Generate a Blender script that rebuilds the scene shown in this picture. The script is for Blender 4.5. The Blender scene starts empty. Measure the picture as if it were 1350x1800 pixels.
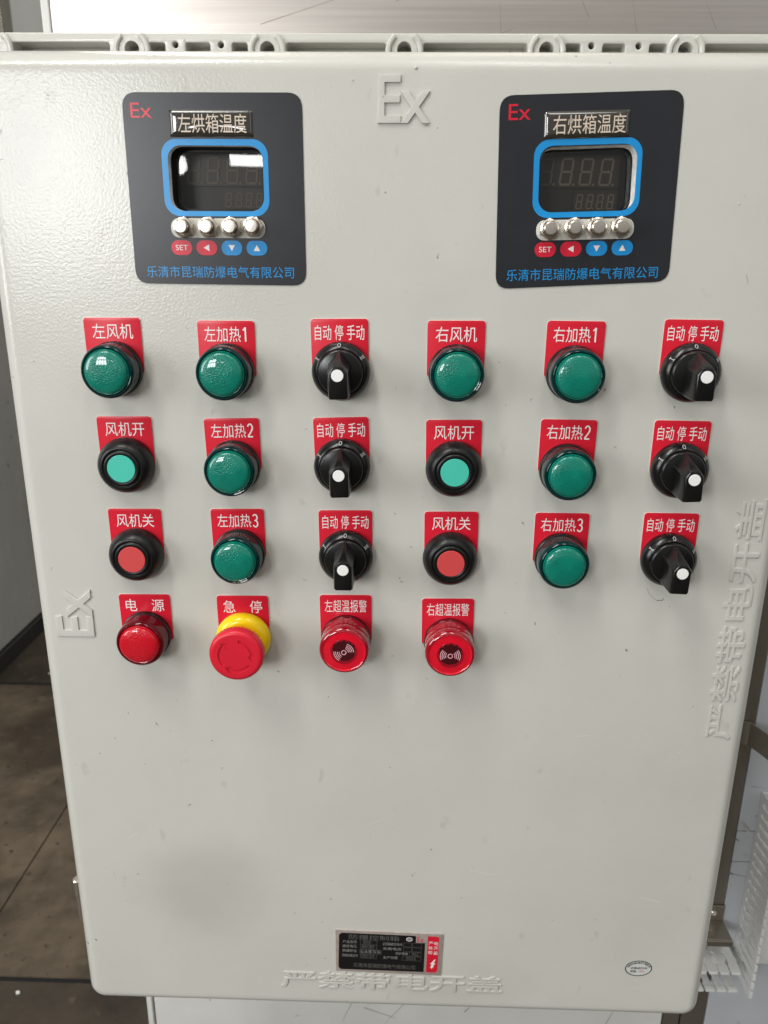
import bpy, bmesh, math, random
from mathutils import Matrix, Vector
random.seed(7)
R = math.radians
scene = bpy.context.scene
COL = scene.collection

# ------------------------------------------------------------------ camera
OZ = 0.70                                   # height of the box's lower edge above the floor
cam_d = bpy.data.cameras.new('camera')
cam = bpy.data.objects.new('camera', cam_d); COL.objects.link(cam)
cam_d.sensor_fit = 'VERTICAL'; cam_d.sensor_height = 34.6
cam_d.lens = 1375.88 / 1800 * 34.6
cam_d.clip_start = 0.02; cam_d.clip_end = 60
cam_rot = (Matrix.Rotation(R(1.41989), 3, 'Z') @ Matrix.Rotation(R(-17.42217), 3, 'X') @ Matrix.Rotation(R(-0.54124), 3, 'Y')
           @ Matrix.Rotation(R(90), 3, 'X'))
cam.matrix_world = Matrix.Translation((0.00275, -0.50497, 0.60268 + OZ)) @ cam_rot.to_4x4()
cam_d.dof.use_dof = True; cam_d.dof.focus_distance = 0.53; cam_d.dof.aperture_fstop = 13
scene.camera = cam

# ------------------------------------------------------------------ world and lamps of the hall
world = bpy.data.worlds.new('World'); scene.world = world; world.use_nodes = True
wn = world.node_tree; wn.nodes.clear()
w_out = wn.nodes.new('ShaderNodeOutputWorld'); w_bg = wn.nodes.new('ShaderNodeBackground')
w_tc = wn.nodes.new('ShaderNodeTexCoord'); w_sep = wn.nodes.new('ShaderNodeSeparateXYZ'); w_rmp = wn.nodes.new('ShaderNodeValToRGB')
w_map = wn.nodes.new('ShaderNodeMapRange'); w_map.inputs[1].default_value = -1; w_map.inputs[2].default_value = 1
wn.links.new(w_tc.outputs['Generated'], w_sep.inputs[0]); wn.links.new(w_sep.outputs[2], w_map.inputs[0])
wn.links.new(w_map.outputs[0], w_rmp.inputs[0]); wn.links.new(w_rmp.outputs[0], w_bg.inputs[0]); wn.links.new(w_bg.outputs[0], w_out.inputs[0])
cr = w_rmp.color_ramp
cr.elements[0].position = 0.0; cr.elements[0].color = (0.10, 0.085, 0.07, 1)
cr.elements[1].position = 1.0; cr.elements[1].color = (0.50, 0.50, 0.48, 1)
for p, c in ((0.43, (0.14, 0.125, 0.11, 1)), (0.50, (0.30, 0.295, 0.285, 1)), (0.62, (0.34, 0.34, 0.33, 1))):
    e = cr.elements.new(p); e.color = c
w_bg.inputs[1].default_value = 1.0

def area(name, loc, target, sx, sy, power, color):
    d = bpy.data.lights.new(name, 'AREA'); d.shape = 'RECTANGLE'; d.size = sx; d.size_y = sy; d.energy = power; d.color = color
    o = bpy.data.objects.new(name, d); COL.objects.link(o); o.location = loc
    o.rotation_euler = (Vector(target) - Vector(loc)).to_track_quat('-Z', 'Y').to_euler()
    return o
hw_x, hw_z = -1.62, 1.74                                  # factory window of four by two panes
for i in range(4):
    for k in range(2):
        wx, wy = hw_x + (i - 1.5) * 0.20 * 0.9, -3.3 - (i - 1.5) * 0.20 * 0.44
        area('hall_window', (wx, wy, hw_z + (k - 0.5) * 0.46), (wx + 1.62, wy + 3.3, hw_z + (k - 0.5) * 0.46 - 0.5), 0.165, 0.38, 4.6, (0.97, 0.985, 1.0))
area('side_window', (-1.95, -1.15, 1.6), (0, 0, 0.95), 0.8, 1.0, 22, (0.97, 0.985, 1.0))
area('far_strip_light', (-1.02, -5.2, 1.975), (-0.1, 0, 1.36), 0.36, 0.07, 1.5, (1.0, 0.99, 0.97))
o = area('far_bulb', (-1.55, -5.2, 1.95), (-0.14, 0, 1.36), 0.10, 0.13, 0.6, (1.0, 0.99, 0.97)); o.data.shape = 'ELLIPSE'
area('roof_light', (-0.9, -1.0, 3.3), (-0.15, 0.0, 0.9), 0.35, 1.3, 29, (1.0, 0.98, 0.94))
area('roof_light', (0.35, -1.15, 3.3), (0.0, 0.0, 0.9), 0.35, 1.3, 9, (1.0, 0.97, 0.91))
area('roof_light', (1.5, -0.9, 3.3), (0.1, 0.0, 1.0), 0.35, 1.3, 2, (1.0, 0.97, 0.92))
area('far_window', (2.6, -2.6, 2.2), (0, 0, 1.1), 0.6, 1.0, 3.5, (0.97, 0.985, 1.0))

vs = scene.view_settings
vs.view_transform = 'Standard'; vs.look = 'None'; vs.exposure = 0.09; vs.gamma = 1.0; vs.use_curve_mapping = False

# ------------------------------------------------------------------ materials
MATS = {}
def mat(name, color, rough=0.5, metal=0.0, coat=0.0, noise=None, bump=None, trans=0.0, ior=1.45, spec=0.5, aniso=0.0, sss=0.0):
    """noise=(scale, amount, (stretch)); bump=(scale, strength, distance_mm)"""
    m = bpy.data.materials.new(name); m.use_nodes = True
    nt = m.node_tree; b = nt.nodes['Principled BSDF']
    b.inputs['Base Color'].default_value = (*color, 1); b.inputs['Roughness'].default_value = rough
    b.inputs['Metallic'].default_value = metal; b.inputs['Coat Weight'].default_value = coat; b.inputs['Coat Roughness'].default_value = 0.05
    b.inputs['Transmission Weight'].default_value = trans; b.inputs['IOR'].default_value = ior
    b.inputs['Specular IOR Level'].default_value = spec; b.inputs['Anisotropic'].default_value = aniso
    tc = nt.nodes.new('ShaderNodeTexCoord')
    if noise:
        mp = nt.nodes.new('ShaderNodeMapping'); nt.links.new(tc.outputs['Object'], mp.inputs[0])
        if len(noise) > 2: mp.inputs['Scale'].default_value = noise[2]
        n = nt.nodes.new('ShaderNodeTexNoise'); n.inputs['Scale'].default_value = noise[0]; n.inputs['Detail'].default_value = 6; n.inputs['Roughness'].default_value = 0.6
        nt.links.new(mp.outputs[0], n.inputs['Vector'])
        r = nt.nodes.new('ShaderNodeMapRange'); r.inputs[1].default_value = 0.3; r.inputs[2].default_value = 0.7
        r.inputs[3].default_value = 1 - noise[1]; r.inputs[4].default_value = 1 + noise[1]
        nt.links.new(n.outputs['Fac'], r.inputs[0])
        mx = nt.nodes.new('ShaderNodeMix'); mx.data_type = 'RGBA'; mx.blend_type = 'MULTIPLY'; mx.inputs[0].default_value = 1
        mx.inputs[6].default_value = (*color, 1); nt.links.new(r.outputs[0], mx.inputs[7]); nt.links.new(mx.outputs[2], b.inputs['Base Color'])
    if bump:
        n2 = nt.nodes.new('ShaderNodeTexNoise'); n2.inputs['Scale'].default_value = bump[0]; n2.inputs['Detail'].default_value = 2
        nt.links.new(tc.outputs['Object'], n2.inputs['Vector'])
        bp = nt.nodes.new('ShaderNodeBump'); bp.inputs['Strength'].default_value = bump[1]; bp.inputs['Distance'].default_value = bump[2] / 1000
        nt.links.new(n2.outputs['Fac'], bp.inputs['Height']); nt.links.new(bp.outputs[0], b.inputs['Normal'])
    MATS[name] = m
    return m

def add_specks(m, scale, lo, hi, color, base_input='Base Color', stretch=(1, 1, 1), amount=0.8, seed=0.0):
    """irregular dirt flecks / scratches that belong to the surface"""
    nt = m.node_tree; b = nt.nodes['Principled BSDF']
    tc = nt.nodes.new('ShaderNodeTexCoord'); mp = nt.nodes.new('ShaderNodeMapping'); mp.inputs['Scale'].default_value = stretch; mp.inputs['Location'].default_value = (seed, seed * 1.7, -seed)
    n = nt.nodes.new('ShaderNodeTexNoise'); n.inputs['Scale'].default_value = scale; n.inputs['Detail'].default_value = 4
    r = nt.nodes.new('ShaderNodeMapRange'); r.inputs[1].default_value = lo; r.inputs[2].default_value = hi; r.inputs[4].default_value = amount
    nt.links.new(tc.outputs['Object'], mp.inputs[0]); nt.links.new(mp.outputs[0], n.inputs['Vector']); nt.links.new(n.outputs['Fac'], r.inputs[0])
    mx = nt.nodes.new('ShaderNodeMix'); mx.data_type = 'RGBA'
    src = b.inputs[base_input].links[0].from_socket if b.inputs[base_input].links else None
    if src: nt.links.new(src, mx.inputs[6])
    else: mx.inputs[6].default_value = b.inputs[base_input].default_value
    mx.inputs[7].default_value = (*color, 1); nt.links.new(r.outputs[0], mx.inputs[0]); nt.links.new(mx.outputs[2], b.inputs[base_input])

PAINT = mat('grey_enamel', (0.545, 0.537, 0.488), rough=0.20, noise=(7, 0.05), bump=(560, 0.5, 0.26))
add_specks(PAINT, 150, 0.715, 0.74, (0.14, 0.12, 0.10), amount=0.7)
add_specks(PAINT, 60, 0.70, 0.74, (0.36, 0.34, 0.29), amount=0.28, seed=6.3, stretch=(1, 1, 0.6))
add_specks(PAINT, 5.5, 0.58, 0.78, (0.40, 0.39, 0.34), amount=0.30, seed=3.1)
def add_soft_patch(m, centre, radii, color, amount):
    """one soft-edged darker patch"""
    nt = m.node_tree; b = nt.nodes['Principled BSDF']; tc = nt.nodes.new('ShaderNodeTexCoord')
    n = nt.nodes.new('ShaderNodeTexNoise'); n.inputs['Scale'].default_value = 22; n.inputs['Detail'].default_value = 4
    nt.links.new(tc.outputs['Object'], n.inputs['Vector'])
    ad = nt.nodes.new('ShaderNodeVectorMath'); ad.operation = 'MULTIPLY_ADD'; ad.inputs[1].default_value = (0.05, 0.0, 0.05)
    nt.links.new(n.outputs['Color'], ad.inputs[0]); nt.links.new(tc.outputs['Object'], ad.inputs[2])
    mp = nt.nodes.new('ShaderNodeMapping'); mp.vector_type = 'TEXTURE'
    mp.inputs['Location'].default_value = (centre[0] + .025, 0, centre[1] + .025); mp.inputs['Scale'].default_value = (radii[0], 1, radii[1])
    nt.links.new(ad.outputs[0], mp.inputs[0])
    ln = nt.nodes.new('ShaderNodeVectorMath'); ln.operation = 'LENGTH'; nt.links.new(mp.outputs[0], ln.inputs[0])
    r = nt.nodes.new('ShaderNodeMapRange'); r.interpolation_type = 'SMOOTHSTEP'; r.inputs[1].default_value = 0.1; r.inputs[2].default_value = 1.0; r.inputs[3].default_value = amount; r.inputs[4].default_value = 0
    nt.links.new(ln.outputs['Value'], r.inputs[0])
    mx = nt.nodes.new('ShaderNodeMix'); mx.data_type = 'RGBA'; nt.links.new(b.inputs['Base Color'].links[0].from_socket, mx.inputs[6]); mx.inputs[7].default_value = (*color, 1)
    nt.links.new(r.outputs[0], mx.inputs[0]); nt.links.new(mx.outputs[2], b.inputs['Base Color'])
add_soft_patch(PAINT, (-0.152, 0.124), (0.078, 0.068), (0.30, 0.29, 0.25), 0.28)  # soft darker patch in the paint, low on the lid's left half
add_soft_patch(PAINT, (-0.225, 0.672), (0.03, 0.05), (0.36, 0.35, 0.33), 0.30)
add_soft_patch(PAINT, (0.05, 0.03), (0.10, 0.03), (0.40, 0.38, 0.32), 0.25)
SCUFF = mat('scuff_mark', (0.28, 0.26, 0.22), rough=0.6)
SCUFFL = mat('pale_scratch', (0.64, 0.63, 0.59), rough=0.5)
RED = mat('red_engraving_plastic', (0.60, 0.010, 0.028), rough=0.30, noise=(30, 0.08), bump=(260, 0.15, 0.2))
add_specks(RED, 210, 0.72, 0.75, (0.55, 0.25, 0.24), amount=0.6)
CUTW = mat('pale_cut_edge', (0.75, 0.62, 0.58), rough=0.5)
WHITE = mat('white_print', (0.80, 0.74, 0.72), rough=0.45)
GREEN = mat('green_lens', (0.0, 0.18, 0.125), rough=0.2, coat=1.0, noise=(90, 0.14), spec=0.3)
GREENC = mat('dark_green_collar', (0.0, 0.022, 0.022), rough=0.07, spec=0.4)
REDL = mat('red_lens', (0.55, 0.004, 0.016), rough=0.2, spec=0.3, coat=1.0, noise=(70, 0.06))
REDC = mat('dark_red_collar', (0.10, 0.001, 0.005), rough=0.07, spec=0.4)
REDA = mat('red_alarm_cap', (0.30, 0.001, 0.011), rough=0.07, coat=1.0)
REDK = mat('alarm_core', (0.05, 0.001, 0.004), rough=0.10, coat=1.0)
REDM = mat('deep_red_lens', (0.30, 0.002, 0.012), rough=0.10, coat=1.0, noise=(300, 0.5))
PINK = mat('pale_pink_print', (0.80, 0.42, 0.46), rough=0.4)
BLACK = mat('black_bakelite', (0.006, 0.006, 0.006), rough=0.24, bump=(900, 0.08, 0.2))
RUBBER = mat('black_rubber', (0.006, 0.006, 0.006), rough=0.33, bump=(1200, 0.1, 0.15), spec=0.4)
GDISC = mat('mint_disc', (0.055, 0.50, 0.38), rough=0.55)
RDISC = mat('coral_disc', (0.58, 0.055, 0.055), rough=0.55)
SGREY = mat('grey_figures', (0.45, 0.45, 0.43), rough=0.5)
DOT = mat('white_dot', (0.82, 0.82, 0.79), rough=0.5)
YELLOW = mat('yellow_plastic', (0.86, 0.60, 0.008), rough=0.16)
ESTOP = mat('red_mushroom_plastic', (0.63, 0.013, 0.032), rough=0.34, noise=(40, 0.05))
STICK = mat('charcoal_overlay', (0.017, 0.018, 0.022), rough=0.30, noise=(60, 0.10))
SBLUE = mat('sky_blue_print', (0.010, 0.245, 0.57), rough=0.30)
SRED = mat('red_print', (0.60, 0.012, 0.035), rough=0.30)
CUTOUT = mat('bare_cast_metal', (0.80, 0.80, 0.77), rough=0.45, metal=0.0, noise=(220, 0.25), bump=(500, 0.6, 0.5))
SLOT = mat('silver_grey_strip', (0.56, 0.55, 0.49), rough=0.45, noise=(120, 0.12))
NICKEL = mat('nickel_plated_steel', (0.78, 0.72, 0.64), rough=0.28, metal=1.0, noise=(300, 0.06))
DOME = mat('dark_resin_plate', (0.035, 0.031, 0.024), rough=0.04, coat=1.0)
SAND = mat('sand_print', (0.62, 0.52, 0.42), rough=0.35)
SCREEN = mat('dark_display', (0.034, 0.031, 0.027), rough=0.4)
SCREEN2 = mat('display_module', (0.058, 0.052, 0.041), rough=0.4)
SEG = mat('unlit_segment', (0.24, 0.19, 0.145), rough=0.5)
ALU = mat('nameplate_aluminium', (0.55, 0.47, 0.43), rough=0.4, metal=0.55, noise=(200, 0.12))
NBLK = mat('nameplate_black', (0.006, 0.006, 0.006), rough=0.35)
NGREY = mat('nameplate_grey_print', (0.26, 0.25, 0.235), rough=0.5)
NDIM = mat('nameplate_faded_print', (0.11, 0.105, 0.095), rough=0.5)
OVALW = mat('oval_sticker_film', (0.58, 0.585, 0.56), rough=0.35)
INK = mat('black_ink', (0.012, 0.012, 0.012), rough=0.6)
REDINK = mat('red_stamp_ink', (0.55, 0.05, 0.12), rough=0.6)
STAINL = mat('brushed_stainless', (0.60, 0.555, 0.51), rough=0.33, metal=1.0, noise=(26, 0.10, (0.15, 1, 9)))
add_specks(STAINL, 14, 0.70, 0.73, (0.14, 0.12, 0.10), stretch=(2.2, 1, 0.5), amount=0.5)
BROWNSS = mat('brown_tinted_stainless', (0.33, 0.30, 0.25), rough=0.34, metal=0.85, noise=(18, 0.15, (1, 1, 0.25)))
FILM = mat('white_protective_film', (0.66, 0.655, 0.62), rough=0.42, noise=(12, 0.06))
add_specks(FILM, 26, 0.69, 0.71, (0.10, 0.09, 0.07), stretch=(1, 1, 1.0), amount=0.8, seed=1.0)
FILMB = mat('bluish_protective_film', (0.47, 0.485, 0.51), rough=0.40, noise=(9, 0.08))
add_specks(FILMB, 30, 0.70, 0.72, (0.09, 0.09, 0.09), stretch=(1, 1, 1.0), amount=0.8, seed=5.0)
DUCT = mat('white_pvc', (0.70, 0.70, 0.68), rough=0.38, noise=(50, 0.05))
add_specks(DUCT, 120, 0.68, 0.72, (0.2, 0.18, 0.15), amount=0.6)
FAINTL = mat('faint_scratch', (0.22, 0.19, 0.16), rough=0.5)
DARKL = mat('dark_scratch', (0.06, 0.05, 0.04), rough=0.6)
CABG = mat('grey_machine_sheet', (0.45, 0.45, 0.43), rough=0.38, noise=(3.0, 0.14, (1, 1, 0.5)))
add_specks(CABG, 5.0, 0.60, 0.68, (0.17, 0.14, 0.11), amount=0.7, stretch=(1, 1, .7))
add_specks(CABG, 40, 0.68, 0.72, (0.08, 0.07, 0.06), amount=0.8, seed=3)
RAIL = mat('black_base_rail', (0.03, 0.03, 0.028), rough=0.5)
CONC = mat('brown_stained_concrete', (0.118, 0.090, 0.060), rough=0.6, noise=(6.5, 0.6), bump=(40, 0.4, 3))
add_specks(CONC, 3.6, 0.50, 0.60, (0.050, 0.036, 0.024), amount=0.75, seed=2.0)
add_specks(CONC, 60, 0.66, 0.70, (0.03, 0.022, 0.015), amount=0.8, seed=9.0)
add_specks(CONC, 20, 0.58, 0.70, (0.19, 0.155, 0.115), amount=0.45, seed=8.0)
CONC2 = mat('dark_trodden_floor', (0.062, 0.048, 0.034), rough=0.55, noise=(7, 0.45), bump=(40, 0.4, 3))
add_specks(CONC2, 26, 0.62, 0.72, (0.16, 0.13, 0.095), amount=0.5, seed=4.0)
HALL = mat('hall_wall_paint', (0.80, 0.80, 0.76), rough=0.7, noise=(2, 0.1))

# dimples under the lamp lenses
for m in (GREEN, REDL):
    nt = m.node_tree; b = nt.nodes['Principled BSDF']; tc = nt.nodes.new('ShaderNodeTexCoord')
    v = nt.nodes.new('ShaderNodeTexVoronoi'); v.inputs['Scale'].default_value = 1100
    bp = nt.nodes.new('ShaderNodeBump'); bp.inputs['Strength'].default_value = 0.5; bp.inputs['Distance'].default_value = 0.0004
    nt.links.new(tc.outputs['Object'], v.inputs['Vector']); nt.links.new(v.outputs['Distance'], bp.inputs['Height']); nt.links.new(bp.outputs[0], b.inputs['Normal'])

# clear window: mirror-like at the surface, see-through behind
GLASS = bpy.data.materials.new('clear_window'); GLASS.use_nodes = True
nt = GLASS.node_tree; nt.nodes.clear()
g_o = nt.nodes.new('ShaderNodeOutputMaterial'); g_m = nt.nodes.new('ShaderNodeMixShader'); g_t = nt.nodes.new('ShaderNodeBsdfTransparent'); g_g = nt.nodes.new('ShaderNodeBsdfGlossy'); g_f = nt.nodes.new('ShaderNodeFresnel')
g_f.inputs[0].default_value = 1.65; g_g.inputs['Roughness'].default_value = 0.01; g_t.inputs[0].default_value = (0.86, 0.86, 0.84, 1)
nt.links.new(g_f.outputs[0], g_m.inputs[0]); nt.links.new(g_t.outputs[0], g_m.inputs[1]); nt.links.new(g_g.outputs[0], g_m.inputs[2]); nt.links.new(g_m.outputs[0], g_o.inputs[0])

# ------------------------------------------------------------------ mesh helpers (millimetres; x right, w out of the panel, z up)
class MB:
    def __init__(s): s.v = []; s.f = []; s.fm = []; s.mats = []
    def mi(s, m):
        if m not in s.mats: s.mats.append(m)
        return s.mats.index(m)
    def add(s, verts, faces, m):
        k = len(s.v); s.v += [tuple(v) for v in verts]; i = s.mi(m)
        for f in faces: s.f.append([k + a for a in f]); s.fm.append(i)
    def box(s, x0, x1, y0, y1, z0, z1, m):
        v = [(x, y, z) for z in (z0, z1) for y in (y0, y1) for x in (x0, x1)]
        s.add(v, [(0, 2, 3, 1), (4, 5, 7, 6), (0, 1, 5, 4), (1, 3, 7, 5), (3, 2, 6, 7), (2, 0, 4, 6)], m)
    def lathe(s, prof, m, n=72, c=(0, 0), cap=True, mats=None):
        """prof: (r, w) pairs from the panel outwards"""
        vs = []; fs = []
        for r, w in prof:
            for i in range(n):
                a = 2 * math.pi * i / n; vs.append((c[0] + r * math.cos(a), -w, c[1] + r * math.sin(a)))
        for j in range(len(prof) - 1):
            for i in range(n):
                k = (i + 1) % n; fs.append((j * n + i, j * n + k, (j + 1) * n + k, (j + 1) * n + i))
        if cap: fs.append(tuple((len(prof) - 1) * n + i for i in range(n)))
        s.add(vs, fs, m)
    def plate(s, loops, w0, w1, m, bev=0.0, xf=None):
        """flat plate whose outline and holes are loops of (x, z), from height w0 to w1"""
        V, F = curve_fill(loops, (w1 - w0), bev)
        V = [(x, -(z + (w0 + w1) / 2), y) for x, y, z in V]
        if xf: V = [xf(v) for v in V]
        s.add(V, F, m)
    def text(s, t, x0, x1, z0, z1, w0, w1, m, rot=0.0, bev=0.0, bold=0.0, shear=0.0):
        """lettering fitted to the box x0..x1, z0..z1 then turned about its centre"""
        V, F = text_fill(t, bev, bold, w1 > w0)
        xs = [v[0] for v in V]; ys = [v[1] for v in V]; zs = [v[2] for v in V]
        ax, bx, ay, by, az, bz = min(xs), max(xs), min(ys), max(ys), min(zs), max(zs)
        cx, cz = (x0 + x1) / 2, (z0 + z1) / 2; ca, sa = math.cos(rot), math.sin(rot); out = []
        for x, y, z in V:
            u = ((x - ax) / (bx - ax) - 0.5) * (x1 - x0); v = ((y - ay) / (by - ay) - 0.5) * (z1 - z0); u += shear * v
            w = w0 + ((z - az) / (bz - az) if bz > az else 0) * (w1 - w0)
            out.append((cx + u * ca - v * sa, -w, cz + u * sa + v * ca))
        s.add(out, F, m)
    def tube(s, pts, r, m, n=10):
        vs = []; fs = []; P = [Vector(p) for p in pts]
        for i, p in enumerate(P):
            d = (P[min(i + 1, len(P) - 1)] - P[max(i - 1, 0)]).normalized()
            a = d.cross(Vector((0, 1, 0.001))).normalized(); b = d.cross(a).normalized()
            for k in range(n):
                t = 2 * math.pi * k / n; q = p + (a * math.cos(t) + b * math.sin(t)) * r; vs.append(tuple(q))
        for i in range(len(P) - 1):
            for k in range(n):
                l = (k + 1) % n; fs.append((i * n + k, i * n + l, (i + 1) * n + l, (i + 1) * n + k))
        fs.append(tuple(range(n))); fs.append(tuple((len(P) - 1) * n + k for k in range(n)))
        s.add(vs, fs, m)
    def build(s, name, parent=None, loc=(0, 0, 0), label=None, smooth=35, bevel=0.0, rot=0.0):
        me = bpy.data.meshes.new(name)
        me.from_pydata([(x / 1000, y / 1000, z / 1000) for x, y, z in s.v], [], s.f)
        for m in s.mats: me.materials.append(m)
        me.polygons.foreach_set('material_index', s.fm)
        bm = bmesh.new(); bm.from_mesh(me); bmesh.ops.remove_doubles(bm, verts=bm.verts, dist=1e-7); bmesh.ops.recalc_face_normals(bm, faces=bm.faces); bm.to_mesh(me); bm.free()
        me.polygons.foreach_set('use_smooth', [True] * len(me.polygons)); me.set_sharp_from_angle(angle=R(smooth)); me.update()
        o = bpy.data.objects.new(name, me); COL.objects.link(o)
        if parent: o.parent = parent
        o.location = (loc[0] / 1000, loc[1] / 1000, loc[2] / 1000)
        if rot: o.rotation_euler = (0, rot, 0)
        if label: o['label'] = label
        if bevel:
            b = o.modifiers.new('bevel', 'BEVEL'); b.width = bevel / 1000; b.segments = 3; b.limit_method = 'ANGLE'; b.harden_normals = False
        return o

def to_mesh_data(cu):
    ob = bpy.data.objects.new('tmp', cu); COL.objects.link(ob); bpy.context.view_layer.update()
    me = bpy.data.meshes.new_from_object(ob.evaluated_get(bpy.context.evaluated_depsgraph_get()))
    V = [tuple(v.co) for v in me.vertices]; F = [tuple(p.vertices) for p in me.polygons]
    bpy.data.objects.remove(ob); bpy.data.meshes.remove(me)
    return V, F

def curve_fill(loops, thick, bev=0.0):
    cu = bpy.data.curves.new('tmp', 'CURVE'); cu.dimensions = '2D'; cu.fill_mode = 'BOTH'
    cu.extrude = max(thick / 2 - bev, 0); cu.bevel_depth = bev; cu.bevel_resolution = 2; cu.offset = -bev
    for lp in loops:
        sp = cu.splines.new('POLY'); sp.points.add(len(lp) - 1); sp.use_cyclic_u = True
        for p, (x, y) in zip(sp.points, lp): p.co = (x, y, 0, 1)
    r = to_mesh_data(cu); bpy.data.curves.remove(cu)
    return r

TCACHE = {}
def text_fill(t, bev=0.0, bold=0.0, thick=False):
    key = (t, bev, bold, thick)
    if key not in TCACHE:
        cu = bpy.data.curves.new('tmp', 'FONT'); cu.body = t; cu.size = 1.0; cu.resolution_u = 4; cu.offset = bold
        cu.fill_mode = 'BOTH' if thick else 'FRONT'
        if thick: cu.extrude = 0.03; cu.bevel_depth = bev; cu.bevel_resolution = 2
        TCACHE[key] = to_mesh_data(cu); bpy.data.curves.remove(cu)
    return TCACHE[key]

def rrect(x0, x1, z0, z1, r, n=8):
    pts = []
    for cx, cz, a0 in ((x1 - r, z1 - r, 0), (x0 + r, z1 - r, 90), (x0 + r, z0 + r, 180), (x1 - r, z0 + r, 270)):
        for i in range(n + 1):
            a = R(a0 + 90 * i / n); pts.append((cx + r * math.cos(a), cz + r * math.sin(a)))
    return pts
def circ(cx, cz, r, n=24, ry=None): return [(cx + r * math.cos(2 * math.pi * i / n), cz + (ry or r) * math.sin(2 * math.pi * i / n)) for i in range(n)]
def rquad(c, r, n=6):
    """rounded corners on any convex four-sided outline"""
    out = []
    for i in range(4):
        p = Vector(c[i]); a = (Vector(c[i - 1]) - p).normalized(); b = (Vector(c[(i + 1) % 4]) - p).normalized()
        for k in range(n + 1):
            t = k / n; q = p + a * r * (1 - t) ** 2 + b * r * t ** 2; out.append((q.x, q.y))
    return out

def stroke(b, pts, t, w, m):
    """flat pen stroke through points (x, z)"""
    P = [Vector(p) for p in pts]; V = []
    for i, p in enumerate(P):
        d = (P[min(i + 1, len(P) - 1)] - P[max(i - 1, 0)]).normalized(); n = Vector((-d.y, d.x)) * t / 2
        V += [(p.x + n.x, -w, p.y + n.y), (p.x - n.x, -w, p.y - n.y)]
    b.add(V, [(2 * i, 2 * i + 1, 2 * i + 3, 2 * i + 2) for i in range(len(P) - 1)], m)

def empty(name, loc):
    o = bpy.data.objects.new(name, None); COL.objects.link(o); o.location = loc; o.empty_display_size = 0.05
    return o
def tag(o, label=None, cat=None, group=None, kind=None):
    for k, v in (('label', label), ('category', cat), ('group', group), ('kind', kind)):
        if v: o[k] = v
    return o

# ------------------------------------------------------------------ setting: floor, walkway slab, hall wall
def sheet(name, x0, x1, y0, y1, z, m, n=1):
    b = MB(); b.box(x0, x1, y0, y1, z - 30, z, m); return tag(b.build(name), kind='structure')
sheet('floor', -9000, 9000, -9000, 9000, 0, CONC2)
b = MB()
b.box(-2600, -828, 636, 1704, 0, 5, CONC); b.box(-824, -300, 636, 1704, 0, 5, CONC)
b.box(-2600, -300, 628, 636, 0, 1.2, INK); b.box(-2600, -300, 1704, 1724, 0, 1.2, INK); b.box(-828, -824, 636, 1704, 0, 1.2, CONC2)
tag(b.build('walkway'), kind='structure')
b = MB(); b.box(-6000, 6000, 5200, 5300, 0, 5000, HALL)
tag(b.build('back_wall'), 'plain grey hall wall far behind the machine', 'wall', kind='structure')

# ------------------------------------------------------------------ grey machine on the left
mc = empty('machine_cabinet', (-1.75, 2.2, 0))
tag(mc, 'grey sheet-metal machine cabinet with black base rail, left of the control box', 'machine')
b = MB(); b.box(-410, 415, -1200, 1500, 62, 1600, CABG); b.build('side_sheet', mc, bevel=4)
b = MB(); b.box(-420, 428, -1210, 1510, 0, 58, RAIL); b.build('base_rail', mc, bevel=3)
b = MB(); b.box(417, 440, 130, 205, 62, 2300, BROWNSS); b.build('corner_post', mc, bevel=2)
b = MB(); b.box(417, 422, -470, -330, 900, 960, BROWNSS); b.build('latch_plate', mc, bevel=2)
b = MB()
b.plate([[(0, 0), (11, 3), (14, 9), (5, 12), (-3, 6)]], 0, 3, SAND); o = b.build('wood_chip', None, (-1165, 1790, 3)); o.rotation_euler = (R(90), 0, 0.5)
tag(o, 'small tan chip of wood lying on the dark floor by the machine base', 'litter')
b = MB()
b.plate([[(0, 0), (7, 1), (8, 6), (2, 7)]], 0, 2, DOT); o = b.build('paper_scrap', None, (-706, 606, 2)); o.rotation_euler = (R(90), 0, 0.2)
tag(o, 'tiny white paper scrap on the dark floor below the slab edge', 'litter')

# ------------------------------------------------------------------ oven behind the box
OY = 240
ov = empty('drying_oven', (0.05, 0.55, 0)); zo = lambda z: z + 700
OVX, OVY = -50, -550
tag(ov, 'stainless steel oven with film-covered front standing behind the control box', 'oven')
def ov_part(name, fn, bevel=0.0, label=None):
    b = MB(); fn(b); return b.build(name, ov, (OVX, OVY, 0), bevel=bevel, label=label)
ov_part('body', lambda b: b.box(-299, 1100, OY + 2, 1200, 60, 2300, STAINL), 2)
def f_top(b):
    b.box(-299, 1100, OY - 1.2, OY + 1.4, zo(120), 2300, STAINL)
    for (xa, za, xb, zb) in ((-123, 795, -30, 822), (78, 789, 76, 812), (79, 789, 90, 793), (190, 790, 184, 814), (-10, 812, 60, 830), (255, 792, 244, 812), (150, 800, 138, 822)):
        d = Vector((xb - xa, zb - za)); n = Vector((-d.y, d.x)).normalized() * 0.14
        p = [(xa + n.x, za + n.y), (xa - n.x, za - n.y), (xb - n.x * .3, zb - n.y * .3), (xb + n.x * .3, zb + n.y * .3)]
        b.add([(x, OY - 1.5, zo(z)) for x, z in p], [(0, 1, 2, 3)], FAINTL)
ov_part('upper_panel', f_top)
ov_part('edge_trim', lambda b: b.box(-307, -299.5, OY - 3, OY + 30, 60, 2300, FILM), 1.5)
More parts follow.
